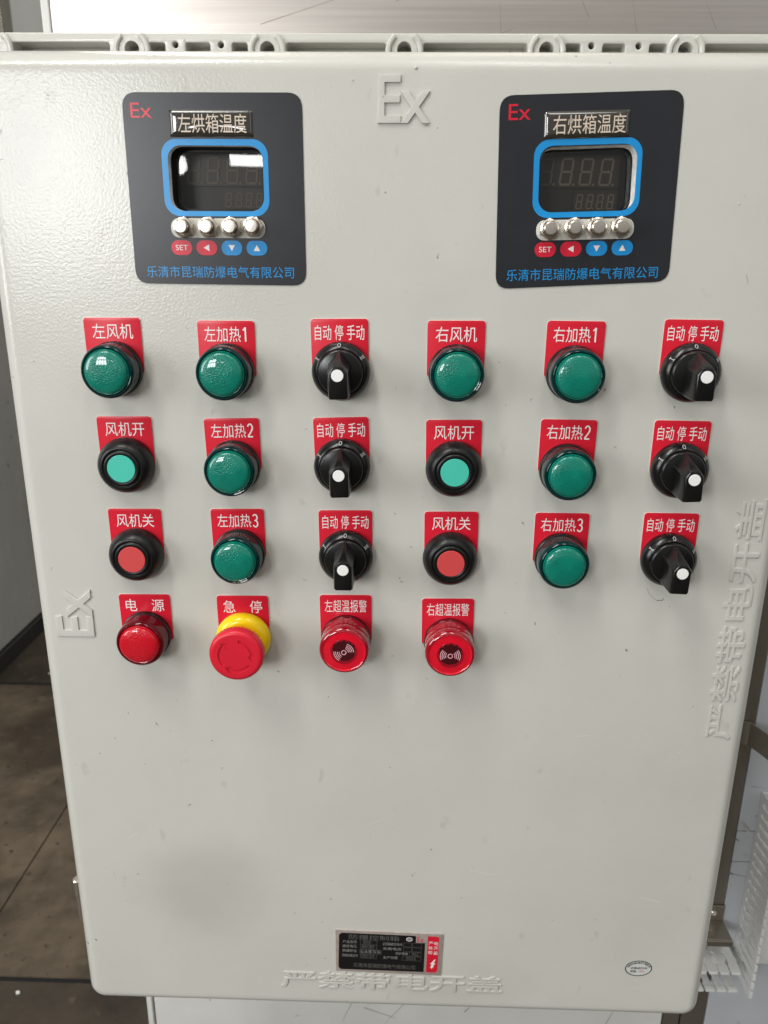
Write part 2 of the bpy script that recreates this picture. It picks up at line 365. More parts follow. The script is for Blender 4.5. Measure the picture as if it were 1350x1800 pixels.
def f_left(b):
    b.box(-297, 332, OY - 2.0, OY + 1, 70, zo(110), FILM)
    for (xa, za, xb, zb, w) in ((-60, -268, -48, -264, 1.5), (-48, -264, -62, -300, .4), (15, -268, -8, -300, .4), (90, -278, 96, -270, .8), (-35, -276, 5, -292, .5), (265, -290, 272, -270, .5), (262, -300, 275, -292, .8)):
        d = Vector((xb - xa, zb - za)); n = Vector((-d.y, d.x)).normalized() * w * .55
        p = [(xa + n.x, za + n.y), (xa - n.x, za - n.y), (xb - n.x * .4, zb - n.y * .4), (xb + n.x * .4, zb + n.y * .4)]
        b.add([(x, OY - 2.4, zo(z)) for x, z in p], [(0, 1, 2, 3)], DARKL)
ov_part('door_film', f_left, label='white film on the oven door under the control box')
def f_post(b):
    b.box(334, 353.2, OY - 3, OY + 1, 70, 2200, BROWNSS); b.box(355.2, 383, OY - 3, OY + 1, 70, 2200, BROWNSS); b.box(353.2, 355.2, OY - 1, OY + 1.1, 70, 2200, INK)
ov_part('door_post', f_post, .6)
def f_right(b):
    b.box(385, 1100, OY - 1.6, OY + 1, 70, zo(-42), FILMB); b.box(385, 1100, OY - 1.6, OY + 1, zo(-40.8), zo(0), FILMB)
    b.box(385, 1100, OY - 1.6, OY + 1, zo(1.2), zo(900), FILMB)
    for (xa, za, xb, zb, w) in ((386, -58, 404, -62, .5), (385, -10, 389, -13, 1.4), (402, 22, 409, 18, .6), (420, -120, 425, -112, .6), (396, -30, 402, -33, .5), (392, 60, 408, 58, .4), (404, 41, 405.5, 40, .9), (385, -57, 389, -59, 1.6)):
        d = Vector((xb - xa, zb - za)); n = Vector((-d.y, d.x)).normalized() * w * .55
        p = [(xa + n.x, za + n.y), (xa - n.x, za - n.y), (xb - n.x * .4, zb - n.y * .4), (xb + n.x * .4, zb + n.y * .4)]
        b.add([(x, OY - 2.0, zo(z)) for x, z in p], [(0, 1, 2, 3)], DARKL)
    n = 8; vs = []
    for i in range(n + 1):
        t = i / n
        for s_ in (0, 1): vs.append((384 + t * 13 + s_ * 2, OY - 2.2 - 5 * s_ * math.sin(math.pi * t), zo(14 - 16 * t ** 1.5 + s_ * 1.5)))
    b.add(vs, [(2 * i, 2 * i + 1, 2 * i + 3, 2 * i + 2) for i in range(n)], FILM)
ov_part('side_film', f_right, label='bluish white film on the oven right of the brown post, torn at one corner')
def f_br1(b):
    pts = [(340, OY - 6), (370, OY - 6), (376, OY - 9), (380, OY - 18), (396, OY - 62), (400, OY - 68), (440, OY - 70)]
    V = []; 
    for x, y in pts:
        for z in (117, 143.5):
            V += [(x, y, zo(z)), (x + .7, y + 2.4, zo(z))]
    F = []
    for i in range(len(pts) - 1):
        a = 4 * i; c = a + 4
        F += [(a, a + 2, c + 2, c), (a + 1, c + 1, c + 3, a + 3), (a, c, c + 1, a + 1), (a + 2, a + 3, c + 3, c + 2)]
    F += [(0, 1, 3, 2), (len(V) - 4, len(V) - 2, len(V) - 1, len(V) - 3)]
    b.add(V, F, BROWNSS)
br = ov_part('bracket', f_br1, label='dark steel bracket bent away to the right at mid height')
def screw(parent, x, y, z):
    b = MB(); b.lathe([(3.6, 0), (3.6, .8), (2.6, 1.6), (1.6, 1.8), (1.5, 1.0)], NICKEL, 20); return b.build('screw', parent, (x, y, z))
screw(br, 360, OY - 6.2, zo(131))
def f_br2(b):
    b.box(340, 384.5, OY - 6, OY - 3.4, zo(-124), zo(-101), BROWNSS)
    b.box(340, 384.5, OY - 34, OY - 6.02, zo(-124), zo(-121.5), BROWNSS)
    b.box(356, 384.5, OY - 36.4, OY - 34.02, zo(-129), zo(-121.5), BROWNSS)
br2 = ov_part('bracket', f_br2, .5, label='small folded steel bracket under the box corner')
screw(br2, 372, OY - 6.2, zo(-111))

# ------------------------------------------------------------------ slotted wiring ducts
def comb(L, n, pitch, root=7, wide=5.2, narrow=1.6):
    """outline of one duct wall: fingers along u, length L along v"""
    pts = [(0, 0)]
    for i in range(n):
        u0 = i * pitch
        pts += [(u0, L - 2), (u0 + .8, L), (u0 + pitch - narrow - .8, L), (u0 + pitch - narrow, L - 2), (u0 + pitch - narrow, L * .74), (u0 + pitch - narrow / 2 - wide / 2, L * .64)]
        c = u0 + pitch - narrow / 2
        if i == n - 1: break
        pts += [(c + wide / 2 * math.cos(R(a)), root + wide / 2 + wide / 2 * math.sin(R(a))) for a in (180, 210, 240, 270, 300, 330, 360)]
        pts += [(c + wide / 2, L * .64), (u0 + pitch, L * .74)]
    pts[-2:] = [(n * pitch - narrow, L * .5)]
    pts += [(n * pitch - narrow, 0)]
    return pts
def duct(name, loc, n, pitch, L, W, horizontal, label):
    root = empty(name, loc); tag(root, label, 'wiring duct', 'broken slotted wiring ducts')
    for side in (0, 1):
        b = MB(); off = side * W
        V, F = curve_fill([comb(L, n, pitch, 12 if horizontal else 7)], 1.5)
        def put(u, v, t): return (u, -v, off + t) if horizontal else (off + t, -v, u)
        b.add([put(x, y, z) for x, y, z in V], F, DUCT)
        for i in range(n):
            u0 = i * pitch; q0, q1 = u0 + .8, u0 + pitch - 2.4; lip = 2.6
            (t0, t1) = (.8, lip) if side == 0 else (-lip, -.8)
            if horizontal: b.box(q0, q1, -L - 0.5, -L + 5, off + t0, off + t1, DUCT)
            else: b.box(off + t0, off + t1, -L - 0.5, -L + 5, q0, q1, DUCT)
        b.build('slotted_wall', root, bevel=.25)
    b = MB(); ln = n * pitch - 1.6
    if horizontal: b.box(0, ln, -1.5, 0, .8, W - .8, DUCT)
    else: b.box(.8, W - .8, -1.5, 0, 0, ln, DUCT)
    b.build('base', root)
    return root
duct('slotted_duct', (.405, (OY - 2.2) / 1000, .700 - .186), 19, 12.7, 50, 42, False, 'upright white slotted wiring duct on the film at the right edge of the photo')
duct('slotted_duct', (.270, (OY - 4) / 1000, .700 - .186), 10, 12.7, 40, 28, True, 'short level white slotted duct poking out under the lower right box corner')

# ------------------------------------------------------------------ the control box
box = empty('control_box', (0, 0, OZ))
tag(box, 'grey enamelled control cabinet covered with lamps, push buttons, switches and two temperature displays', 'control box')
LX0, LX1, LZ0, LZ1 = -260, 260, 0, 723.4
# opening of each display (corner quads, panel plane) from the photograph
OPEN_L = [(-141.0, 633.7), (-84.0, 633.7), (-83.8, 670.3), (-140.8, 670.2)]
OPEN_R = [(81.4, 633.2), (138.5, 634.7), (137.2, 672.2), (80.4, 670.0)]
def lid_mesh():
    b = MB(); RC = 15; prof = []
    RP, RD = 13.0, 20.0
    for i in range(13):
        a = R(90 * i / 12); prof.append((RP * (1 - math.sin(a)), RD * (1 - math.cos(a)) ))
    prof = [(RP * (1 - math.cos(R(90 - 7.5 * i))), RD * (1 - math.sin(R(90 - 7.5 * i)))) for i in range(13)]   # inset, depth: face -> side
    loops = [(RP + 3, 0.0)] + prof + [(0.0, 44.0)]
    rings = []
    for ins, dep in loops:
        rr = max(RC - ins * 0.75, 3.0); rings.append([(x, dep, z) for x, z in rrect(LX0 + ins, LX1 - ins, LZ0 + ins, LZ1 - ins, rr, 10)])
    n = len(rings[0]); V = [p for r in rings for p in r]; F = []
    for j in range(len(rings) - 1):
        for i in range(n):
            k = (i + 1) % n; F.append((j * n + i, j * n + k, (j + 1) * n + k, (j + 1) * n + i))
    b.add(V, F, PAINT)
    outer = [(x, z) for x, _, z in rings[0]]
    V, F = curve_fill([outer, rquad(OPEN_L, 9), rquad(OPEN_R, 9)], 0.0)
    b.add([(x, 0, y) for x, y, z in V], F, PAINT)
    for pts, t, m in (([(172.4, 392.5), (174.2, 388.3), (177.6, 384.8), (180.5, 383.2)], .3, SCUFF), ([(180, 383.2), (183.9, 383.3), (184.7, 385.0)], .8, SCUFF), ([(133.8, 273.3), (143.7, 274.4)], .35, SCUFFL), ([(208.7, 261.3), (212.5, 262.4)], .3, SCUFFL),
                      ([(196, 128), (212, 124)], .4, SCUFFL), ([(-251, 667), (-244, 671), (-239, 678)], .4, SCUFF), ([(-256, 660), (-240, 662)], .3, SCUFF), ([(-166, 654), (-165, 657.5)], .6, SCUFF), ([(12, 681.5), (14, 681.8)], .6, SCUFF), ([(19, 680), (20, 680.4)], .5, SCUFF),
                      ([(-62, 500), (-61, 500.6)], .6, SCUFF), ([(62, 545), (63, 545.4)], .5, SCUFF), ([(8, 420), (10, 418.5)], .5, SCUFF), ([(2, 394), (4, 393)], .7, SCUFF), ([(-66, 394), (-63, 393)], .5, SCUFF), ([(-86, 322), (-84.5, 321)], 1.0, SCUFF), ([(140, 492), (142, 490.5)], .5, SCUFF),
                      ([(-20, 190), (-8, 196)], .25, SCUFFL), ([(60, 150), (80, 146)], .3, SCUFFL), ([(-190, 240), (-189, 240.4)], .6, SCUFF), ([(-210, 170), (-200, 178)], .25, SCUFFL), ([(215, 300), (216, 300.6)], .6, SCUFF), ([(30, 300), (36, 298)], .25, SCUFFL), ([(150, 690), (160, 688)], .3, SCUFFL), ([(210, 600), (212, 594)], .35, SCUFF)):
        stroke(b, pts, t, .05, m)
    for (x, z, r) in ((6.2, 711.5, .9), (-30, 705, .35), (200, 640, .4)):                                   # a paint nib
        b.lathe([(r, 0), (r * .8, .5), (r * .3, .8)], PAINT, 12, (x, z))
    return b
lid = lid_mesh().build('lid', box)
def raised(fn):
    b = MB(); fn(b); return b.build('raised_lettering', lid)
raised(lambda b: b.text('Ex', -15.5, 15.0, 682.5, 707.8, -.2, 1.2, PAINT, bev=.011))
raised(lambda b: b.text('Ex', -248.5, -212.0, 351.4, 378.6, -.2, 1.1, PAINT, rot=R(90), bev=.018))
raised(lambda b: b.text('严禁带电开盖', -92, 92, 25.8, 43.6, -.2, .9, PAINT, bev=.016))
raised(lambda b: b.text('严禁带电开盖', 235.8 - 92, 235.8 + 92, 365.6 - 9.6, 365.6 + 9.6, -.2, .9, PAINT, rot=R(90), bev=.016))

# housing behind the lid: flange with bolt lugs, pockets and small holes
FY = -55                                                                   # w of the flange front
LUGS = (-262.6, -174.6, -88.0, -1.0, 88.5, 175.1, 262.6)
def f_flange(b):
    out = rrect(-271, 271, -19, 742.8, 10)
    holes = [circ(x, 733.4, 4.5) for x in LUGS[1:-1]] + [circ(x, 736.0, 1.9, 16) for x in (-146.7, -117.6, 116.5, 146.0)]
    for a, c in ((-252, -189), (-163.5, -153.3), (-140.2, -124.4), (-110.6, -100.6), (-76, -12.5), (11, 76.5), (100, 109.8), (123.5, 137.6), (152.7, 163.6), (187, 252)):
        holes.append(rrect(a, c, 722.5, 737.2, 1.6, 4))
    b.plate([out] + holes, FY - 15, FY, PAINT, bev=.8)
    b.box(-268, 268, -FY + 15.5, -FY + 20, -16, 740, PAINT)
fl = None
hb = MB(); hb.box(-236, 236, 75.6, 225, 12, 712, PAINT); housing = hb.build('housing', box, bevel=8)
b = MB(); f_flange(b); fl = b.build('flange', housing)
for x in LUGS:
    b = MB()
    for s_ in (-1, 1):
        b.tube([(x + s_ * 10.2 * math.cos(R(t)) * (1.0 if t < 40 else 1.0), 54.2, 732.4 + 10.2 * math.sin(R(t)) * 1.02) for t in range(-50, 60, 8)], 1.9, PAINT, 10)
    b.lathe([(8.2, 0), (8.0, .7), (4.7, .7)], PAINT, 32, cap=False)
    # seat ring is centred on the lug
    vs = b.v; start = len(vs) - 32 * 3
    for i in range(start, len(vs)):
        v = vs[i]; vs[i] = (v[0] + x, v[1] + 54.9, v[2] + 733.4)
    # keep below the flange's top edge
    b.v = [(v[0], v[1], min(v[2], 742.6)) for v in b.v]
    b.build('bolt_lug', housing)
b = MB()
b.lathe([(0.1, 0), (3.4, 0), (4.2, 1.0), (4.2, 16)], NICKEL, 24)
V = [(x, z, y) for x, y, z in b.v]; b.v = [(x - 273.6, 40 + y2, 94 + w) for x, y2, w in [(v[0], v[1], v[2]) for v in V]]
b.v = [(x, y, z) for x, y, z in b.v]
b.lathe([(3.6, 0), (3.6, 24)], NICKEL, 24)
k = len(b.v) - 48
for i in range(k, len(b.v)):
    x, y, z = b.v[i]; b.v[i] = (x - 273.4, 40 + z, 77.2 + y)
b.lathe([(2.4, 0), (2.4, 14)], NICKEL, 24)
k = len(b.v) - 48
for i in range(k, len(b.v)):
    x, y, z = b.v[i]; b.v[i] = (x - 272.8, 40 + z, 52.4 - y)
b.box(-273, -262, 38, 42, 54, 92, NICKEL)
b.build('hinge', box)

# ------------------------------------------------------------------ temperature controllers
SEGS = {'a': ((.12, 1), (.88, 1)), 'b': ((.94, .95), (.94, .55)), 'c': ((.94, .45), (.94, .05)), 'd': ((.12, 0), (.88, 0)), 'e': ((.06, .45), (.06, .05)), 'f': ((.06, .95), (.06, .55)), 'g': ((.12, .5), (.88, .5))}
def digit(b, x, z, w, h, t, d, m):
    for s_, ((xa, za), (xb, zb)) in SEGS.items():
        sl = 0.10
        P = lambda u, v: (x + u * w + sl * v * h, z + v * h)
        (x0, z0), (x1, z1) = P(xa, za), P(xb, zb)
        dd = Vector((x1 - x0, z1 - z0)).normalized(); n = Vector((-dd.y, dd.x)) * t / 2
        q = [(x0 + n.x, z0 + n.y), (x0 - dd.x * t * .4, z0 - dd.y * t * .4), (x0 - n.x, z0 - n.y), (x1 - n.x, z1 - n.y), (x1 + dd.x * t * .4, z1 + dd.y * t * .4), (x1 + n.x, z1 + n.y)]
        b.add([(u, d, v) for u, v in q], [(0, 1, 2, 3, 4, 5)], m)
    b.add([(u, d, v) for u, v in circ(x + w * 1.22, z, t * .62, 10)], [tuple(range(10))], m)

def controller(cx, cz, tilt, corners, opening, title, label, kind):
    """corners, opening and all positions in panel millimetres; lettering follows the tilt of the overlay"""
    ca, sa = math.cos(tilt), math.sin(tilt)
    def L2P(u, v): return (cx + u * ca - v * sa, cz + u * sa + v * ca)
    def put(b, fn):                                                        # build in local u,v then turn on to the panel
        t = MB(); fn(t)
        t.v = [(L2P(x, z)[0], y, L2P(x, z)[1]) for x, y, z in t.v]
        for m in t.mats: b.mi(m)
        k = len(b.v); b.v += t.v
        for f, i in zip(t.f, t.fm): b.f.append([a + k for a in f]); b.fm.append(b.mi(t.mats[i]))
    b = MB()
    b.plate([rquad(corners, 8.5), rquad(opening, 8.6)], -.1, .45, STICK)
    K = kind
    def prints(t):
        t.text('Ex', K['ex'][0], K['ex'][1], K['ex'][2], K['ex'][3], .55, .55, SRED)
        fo, fi = K['fo'], K['fi']
        t.plate([rrect(*fo, 9), rrect(*fi, 8)], .5, .6, SBLUE)
        for i, (u, v) in enumerate(K['pill']):
            t.plate([rrect(u - 6.4, u + 6.4, v - 4.3, v + 4.3, 4.2)], .5, .6, SRED if i < 2 else SBLUE)
            if i == 0: t.text('SET', u - 3.8, u + 3.8, v - 1.5, v + 1.6, .68, .68, WHITE)
            else:
                tri = {1: [(-1.9, 0), (1.6, -2.0), (1.6, 2.0)], 2: [(0, -1.8), (2.0, 1.7), (-2.0, 1.7)], 3: [(0, 1.9), (-2.0, -1.7), (2.0, -1.7)]}[i]
                t.add([(u + a, -.68, v + c) for a, c in tri], [(0, 1, 2)], WHITE)
        t.text('乐清市昆瑞防爆电气有限公司', K['co'][0], K['co'][1], K['co'][2], K['co'][3], .55, .55, SBLUE)
    put(b, prints)
    part = b.build('temperature_controller', box, label=label)
    # window: cast-metal wall of the opening, glass, display behind it
    inner = rquad(opening, 8.6); n = len(inner)
    mx = sum(p[0] for p in inner) / n; mz = sum(p[1] for p in inner) / n
    b = MB(); V = []
    for (sc, y) in ((1.0, -.3), (.99, K['wall']), (.985, K['wall'] + .01), (.965, 13.5), (.90, 13.5)):
        V += [(mx + (x - mx) * sc, y, mz + (z - mz) * sc) for x, z in inner]
    F = []
    for j in range(4):
        for i in range(n):
            k = (i + 1) % n; F.append((j * n + i, j * n + k, (j + 1) * n + k, (j + 1) * n + i))
    b.add(V, F[:n], CUTOUT); b.add(V, F[n:], RUBBER); b.build('window_rim', part)
    b = MB(); b.add([(mx + (x - mx) * .97, 11.5, mz + (z - mz) * .97) for x, z in inner], [tuple(range(n))], GLASS); b.build('window_glass', part)
    b = MB(); x0, x1, z0, z1 = mx - 40, mx + 40, mz - 27, mz + 27
    b.box(x0, x1, 24, 26, z0, z1, SCREEN)
    dx = mx + K.get('dx', 0)
    b.box(dx - 27, dx + 24, 22.8, 23.9, mz - 2.2, mz + 16.5, SCREEN2)
    b.box(dx - 3, dx + 24, 22.8, 23.9, mz - 15.5, mz - 3.6, SCREEN2)
    for i in range(4):
        digit(b, dx - 25.4 + i * 12.2, mz - .4, 7.4, 14.6, 1.35, 22.5, SEG)
        digit(b, dx - 1.8 + i * 6.4, mz - 14.2, 3.6, 8.0, .75, 22.5, SEG)
        b.add([(u, 23.6, v) for u, v in circ(dx - 16 + i * 8.6, mz - 18.6, .8, 12)], [tuple(range(12))], SEG)
    # shroud so that nothing shines in from the side
    b.box(x0, x1, 14.2, 24, z1, z1 + 1, SCREEN); b.box(x0, x1, 14.2, 24, z0 - 1, z0, SCREEN); b.box(x0 - 1, x0, 14.2, 24, z0, z1, SCREEN); b.box(x1, x1 + 1, 14.2, 24, z0, z1, SCREEN)
    b.build('display', part)
    # domed resin name strip
    b = MB(); u0, u1, v0, v1 = K['dome']
    def dome(t):
        NX, NZ = 48, 18; V = []
        for j in range(NZ + 1):
            for i in range(NX + 1):
                a, c = i / NX, j / NZ
                ex = min(a, 1 - a) * (u1 - u0); ez = min(c, 1 - c) * (v1 - v0); e = min(ex, ez)
                h = .5 + 1.5 * (1 - (1 - min(e / 3.2, 1)) ** 2) ** .5 + .35 * (1 - (2 * a - 1) ** 2) * (1 - (2 * c - 1) ** 2)
                V.append((u0 + a * (u1 - u0), -h, v0 + c * (v1 - v0)))
        F = [(j * (NX + 1) + i, j * (NX + 1) + i + 1, (j + 1) * (NX + 1) + i + 1, (j + 1) * (NX + 1) + i) for j in range(NZ) for i in range(NX)]
        t.add(V, F, DOME)
        t.box(u0, u1, -.5, -.2, v0, v1, DOME)
        t.text(title, K['tx'][0], K['tx'][1], K['tx'][2], K['tx'][3], 2.46, 2.46, SAND)
    put(b, dome); b.build('name_strip', part, smooth=60)
    # silver strip with four push pins in hexagon nuts
    b = MB(); s0, s1, t0, t1 = K['slot']
    put(b, lambda t: t.plate([rrect(s0, s1, t0, t1, 5.0)], .5, 1.0, SLOT, bev=.1)); b.build('button_strip', part)
    for i, (u, v) in enumerate(K['pin']):
        b = MB(); rot = random.random() * 60
        hexa = [(6.3 * math.cos(R(rot + 60 * k)), 6.3 * math.sin(R(rot + 60 * k))) for k in range(6)]
        b.plate([hexa, circ(0, 0, 3.9)], 1.0, 5.2, NICKEL, bev=.6)
        b.lathe([(5.6, 1.0), (5.6, 5.6), (4.6, 6.0), (4.35, 5.4), (4.3, 3.0)], NICKEL, 32, cap=False)
        b.lathe([(3.95, 3.0), (3.95, 9.6), (3.3, 10.2), (1.2, 10.3)], NICKEL, 32)
        b.lathe([(4.3, 3.2), (3.9, 3.2)], INK, 32, cap=False)
        p = L2P(u, v); b.build('set_pin', part, (p[0], 0, p[1]))
    return part
KL = dict(ex=(-48.2, -35.7, 40.2, 48.2), fo=(-31.7, 32.0, -13.8, 29.0), fi=(-28.1, 28.9, -10.9, 25.5), pill=[(-23.0, -32.0), (-7.6, -32.0), (7.9, -32.0), (23.3, -32.0)], co=(-45.9, 45.7, -49.6, -42.8),
          dome=(-25.5, 23.8, 30.0, 44.4), tx=(-20.2, 20.4, 32.0, 42.2), slot=(-28.7, 29.0, -26.3, -15.0), pin=[(-20.4, -20.2), (-5.4, -20.1), (8.8, -20.0), (22.0, -19.7)], dx=2.0, wall=5.0)
controller(-112.65, 644.6, 0.001, [(-165.7, 591.2), (-59.3, 590.8), (-59.8, 698.5), (-165.5, 698.3)], OPEN_L, '左烘箱温度', 'charcoal temperature controller panel 左烘箱温度 at upper left, glass full of window reflections', KL)
KR = dict(ex=(-47.3, -34.7, 40.0, 48.4), fo=(-31.9, 31.3, -13.8, 29.2), fi=(-28.6, 28.4, -10.8, 25.8), pill=[(-23.3, -31.9), (-7.8, -31.9), (7.7, -31.9), (23.1, -31.9)], co=(-46.4, 45.6, -49.9, -43.0),
          dome=(-26.8, 22.6, 29.3, 43.9), tx=(-21.8, 20.2, 31.4, 41.6), slot=(-29.2, 29.2, -26.7, -15.1), pin=[(-21.9, -20.2), (-7.4, -19.9), (6.4, -20.0), (20.4, -20.0)], dx=0.0, wall=10.0)
controller(109.1, 645.9, R(1.75), [(57.8, 589.9), (163.2, 595.4), (160.5, 700.9), (54.9, 697.4)], OPEN_R, '右烘箱温度', 'charcoal temperature controller panel 右烘箱温度 at upper right, slightly tilted, digits readable', KR)

# ------------------------------------------------------------------ label plates
def DIG(b, ch, x0, x1, z0, z1, w, m):
    W, H = x1 - x0, z1 - z0
    ar = lambda cx, cz, rx, rz, a0, a1: [(cx + rx * math.cos(R(a0 + (a1 - a0) * i / 14)), cz + rz * math.sin(R(a0 + (a1 - a0) * i / 14))) for i in range(15)]
    if ch == '1': P = [[(.12, .80), (.36, .86), (.55, .985)], [(.55, 1), (.55, 0)]]
    elif ch == '2': P = [ar(.5, .73, .42, .26, 165, -25) + [(.55, .36), (.16, .14), (.08, .04)], [(.05, .045), (.95, .045)]]
    else: P = [ar(.47, .755, .40, .235, 155, -75), ar(.48, .265, .44, .255, 82, -155), [(.34, .52), (.60, .52)]]
    for k, p in enumerate(P): stroke(b, [(x0 + x * W, z0 + z * H) for x, z in p], .95, w + k * .01, m)
def label_plate(x, ztop, text, tilt, label):
    b = MB(); n_ = len(text)
    b.plate([rrect(-18.2, 18.2, -35.2, 0, 2.2, 5), circ(0, -32.2, 11.5)] if False else [rrect(-18.2, 18.2, -35.2, 0, 2.2, 5)], 0, .9, RED, bev=.12)
    b.plate([rrect(-18.3, 18.3, -35.3, .1, 2.2, 5)], 0, .55, CUTW)
    wid = {'自动 停 手动': 31.4, '电　源': 27.4, '急　停': 27.6}.get(text) or {3: 26.0, 4: 27.9, 5: 29.6}[n_]
    if text[-1] in '123':
        b.text(text[:3], -14.0, 9.2, -13.1, -3.7, 1.0, 1.0, WHITE); DIG(b, text[-1], 10.3, 13.9, -12.9, -4.0, 1.0, WHITE)
    else: b.text(text, -wid / 2, wid / 2, -13.1, -3.7, 1.0, 1.0, WHITE)
    return b.build('label_plate', box, (x, 0, ztop), label=label, rot=-R(tilt))
ROWN = ('top row', 'second row', 'third row', 'bottom row'); COLN = ('first column', 'second column', 'third column', 'fourth column', 'fifth column', 'sixth column')

# ------------------------------------------------------------------ devices
def lamp_parts(lensm, collm):
    base = MB()
    base.lathe([(17.5, 0), (17.7, 3.0), (17.3, 4.2), (16.9, 4.4)], BLACK, 72, cap=False)
    base.lathe([(16.8, 4.0), (16.9, 13.5), (16.75, 15.6), (16.2, 17.0), (15.4, 17.6), (14.7, 17.4), (14.3, 16.6), (14.2, 15.6)], collm, 96, cap=False)
    lens = MB()
    lens.lathe([(14.25, 15.8), (14.2, 17.7), (13.9, 18.1), (13.6, 18.0), (13.5, 17.7)], lensm, 96, cap=False)
    dome = [(13.45, 17.6), (13.4, 18.4), (13.1, 18.9)] + [(13.1 * math.cos(R(a)), 18.9 + 2.2 * math.sin(R(a))) for a in range(10, 90, 10)] + [(.6, 21.1)]
    lens.lathe(dome, lensm, 96)
    return base, lens
def make_lamp(lensm, collm):
    a, l = lamp_parts(lensm, collm); o = a.build('indicator_lamp', box); l.build('lens', o, smooth=50); return o
def make_button(discm):
    b = MB()
    b.lathe([(18.4, 0), (18.7, 2.0), (18.6, 4.2), (17.6, 7.6), (16.2, 10.0), (14.6, 11.6), (13.4, 12.4), (12.9, 12.3), (12.6, 11.7), (12.2, 11.6), (11.8, 12.4), (11.0, 12.9), (9.9, 12.9), (9.4, 12.4)], RUBBER, 96)
    o = b.build('push_button', box, smooth=50)
    d = MB(); d.lathe([(9.2, 12.2), (9.2, 13.0), (9.0, 13.15)], discm, 64); d.build('button_disc', o); return o
def make_switch():
    b = MB()
    b.lathe([(18.2, 0), (18.6, 1.5), (18.6, 4.0), (17.9, 6.2), (15.6, 8.6), (14.9, 9.0), (14.6, 8.7)], BLACK, 96, cap=False)
    for ang, t in ((90, '0'), (148, 'I'), (32, 'II')):
        t_ = MB()
        if t == '0': stroke(t_, [(.85 * math.cos(R(q)), 1.5 * math.sin(R(q))) for q in range(0, 361, 20)], .42, 0, SGREY)
        else:
            for q in ((0,) if t == 'I' else (-.55, .55)): stroke(t_, [(q, -1.45), (q, 1.45)], .42, 0, SGREY)
            hw = .8 if t == 'I' else 1.3
            for z in (-1.45, 1.45): stroke(t_, [(-hw, z), (hw, z)], .36, .01, SGREY)
        # lie on the sloping skirt, turned round the axis
        r0, w0 = 16.75, 7.62; sl = math.atan2(2.4, 2.3)
        V = []
        for x, y, z in t_.v:
            rr = r0 + z * math.cos(sl); w = w0 - z * math.sin(sl) + .25; a = R(ang) - x / rr
            V.append((rr * math.cos(a), -w, rr * math.sin(a)))
        # flip so that the figures read upright from outside: top of the figure lies inwards
            
        t_.v = [(v[0], v[1], v[2]) for v in V]
        k = len(b.v); b.v += t_.v
        for f in t_.f: b.f.append([a + k for a in f]); b.fm.append(b.mi(SGREY))
    o = b.build('selector_switch', box, smooth=40)
    h = MB()
    h.lathe([(14.3, 8.0), (14.3, 10.4), (13.7, 11.4), (13.0, 11.7)], BLACK, 96)
    # pointer handle: six outlines from the disc up to the front face
    def outl(w, half, zb, zs, zt, tipw):
        return [(-half + .9, -w, zb), (half - .9, -w, zb), (half, -w, zb + 1.2), (half, -w, zs), (tipw, -w, zt), (-tipw, -w, zt), (-half, -w, zs), (-half, -w, zb + 1.2)]
    rings = [outl(11.2, 7.2, -13.2, 5.6, 13.6, .5), outl(13.0, 6.9, -13.6, 5.4, 13.2, .7), outl(22.0, 6.55, -13.9, 3.6, 9.8, 1.6), outl(28.6, 6.3, -14.0, 2.6, 7.6, 2.6), outl(30.4, 5.7, -13.5, 2.2, 6.6, 2.9), outl(31.0, 4.9, -12.6, 1.8, 5.6, 2.7)]
    V = [p for r in rings for p in r]; n = 8; F = []
    for j in range(len(rings) - 1):
        for i in range(n):
            k = (i + 1) % n; F.append((j * n + i, j * n + k, (j + 1) * n + k, (j + 1) * n + i))
    F.append(tuple((len(rings) - 1) * n + i for i in range(n)))
    h.add(V, F, BLACK)
    hd = h.build('handle', o, smooth=28, bevel=.75)
    d = MB(); d.lathe([(3.7, 30.8), (3.7, 31.3), (3.55, 31.4)], DOT, 40, (0, .9)); d.build('white_dot', o, smooth=15)
    return o
def arrow_arc(r, a0, a1, half, head):
    pts = []; n = 14
    step = 1 if a1 > a0 else -1
    angs = [a0 + (a1 - a0) * i / n for i in range(n + 1)]
    out = [((r + half) * math.cos(R(a)), (r + half) * math.sin(R(a))) for a in angs]; inn = [((r - half) * math.cos(R(a)), (r - half) * math.sin(R(a))) for a in angs]
    he = math.degrees(head / r) * step; a = a1
    tip = [((r + half * 2.6) * math.cos(R(a)), (r + half * 2.6) * math.sin(R(a))), (r * math.cos(R(a + he)), r * math.sin(R(a + he))), ((r - half * 2.6) * math.cos(R(a)), (r - half * 2.6) * math.sin(R(a)))]
    return out + tip + inn[::-1]
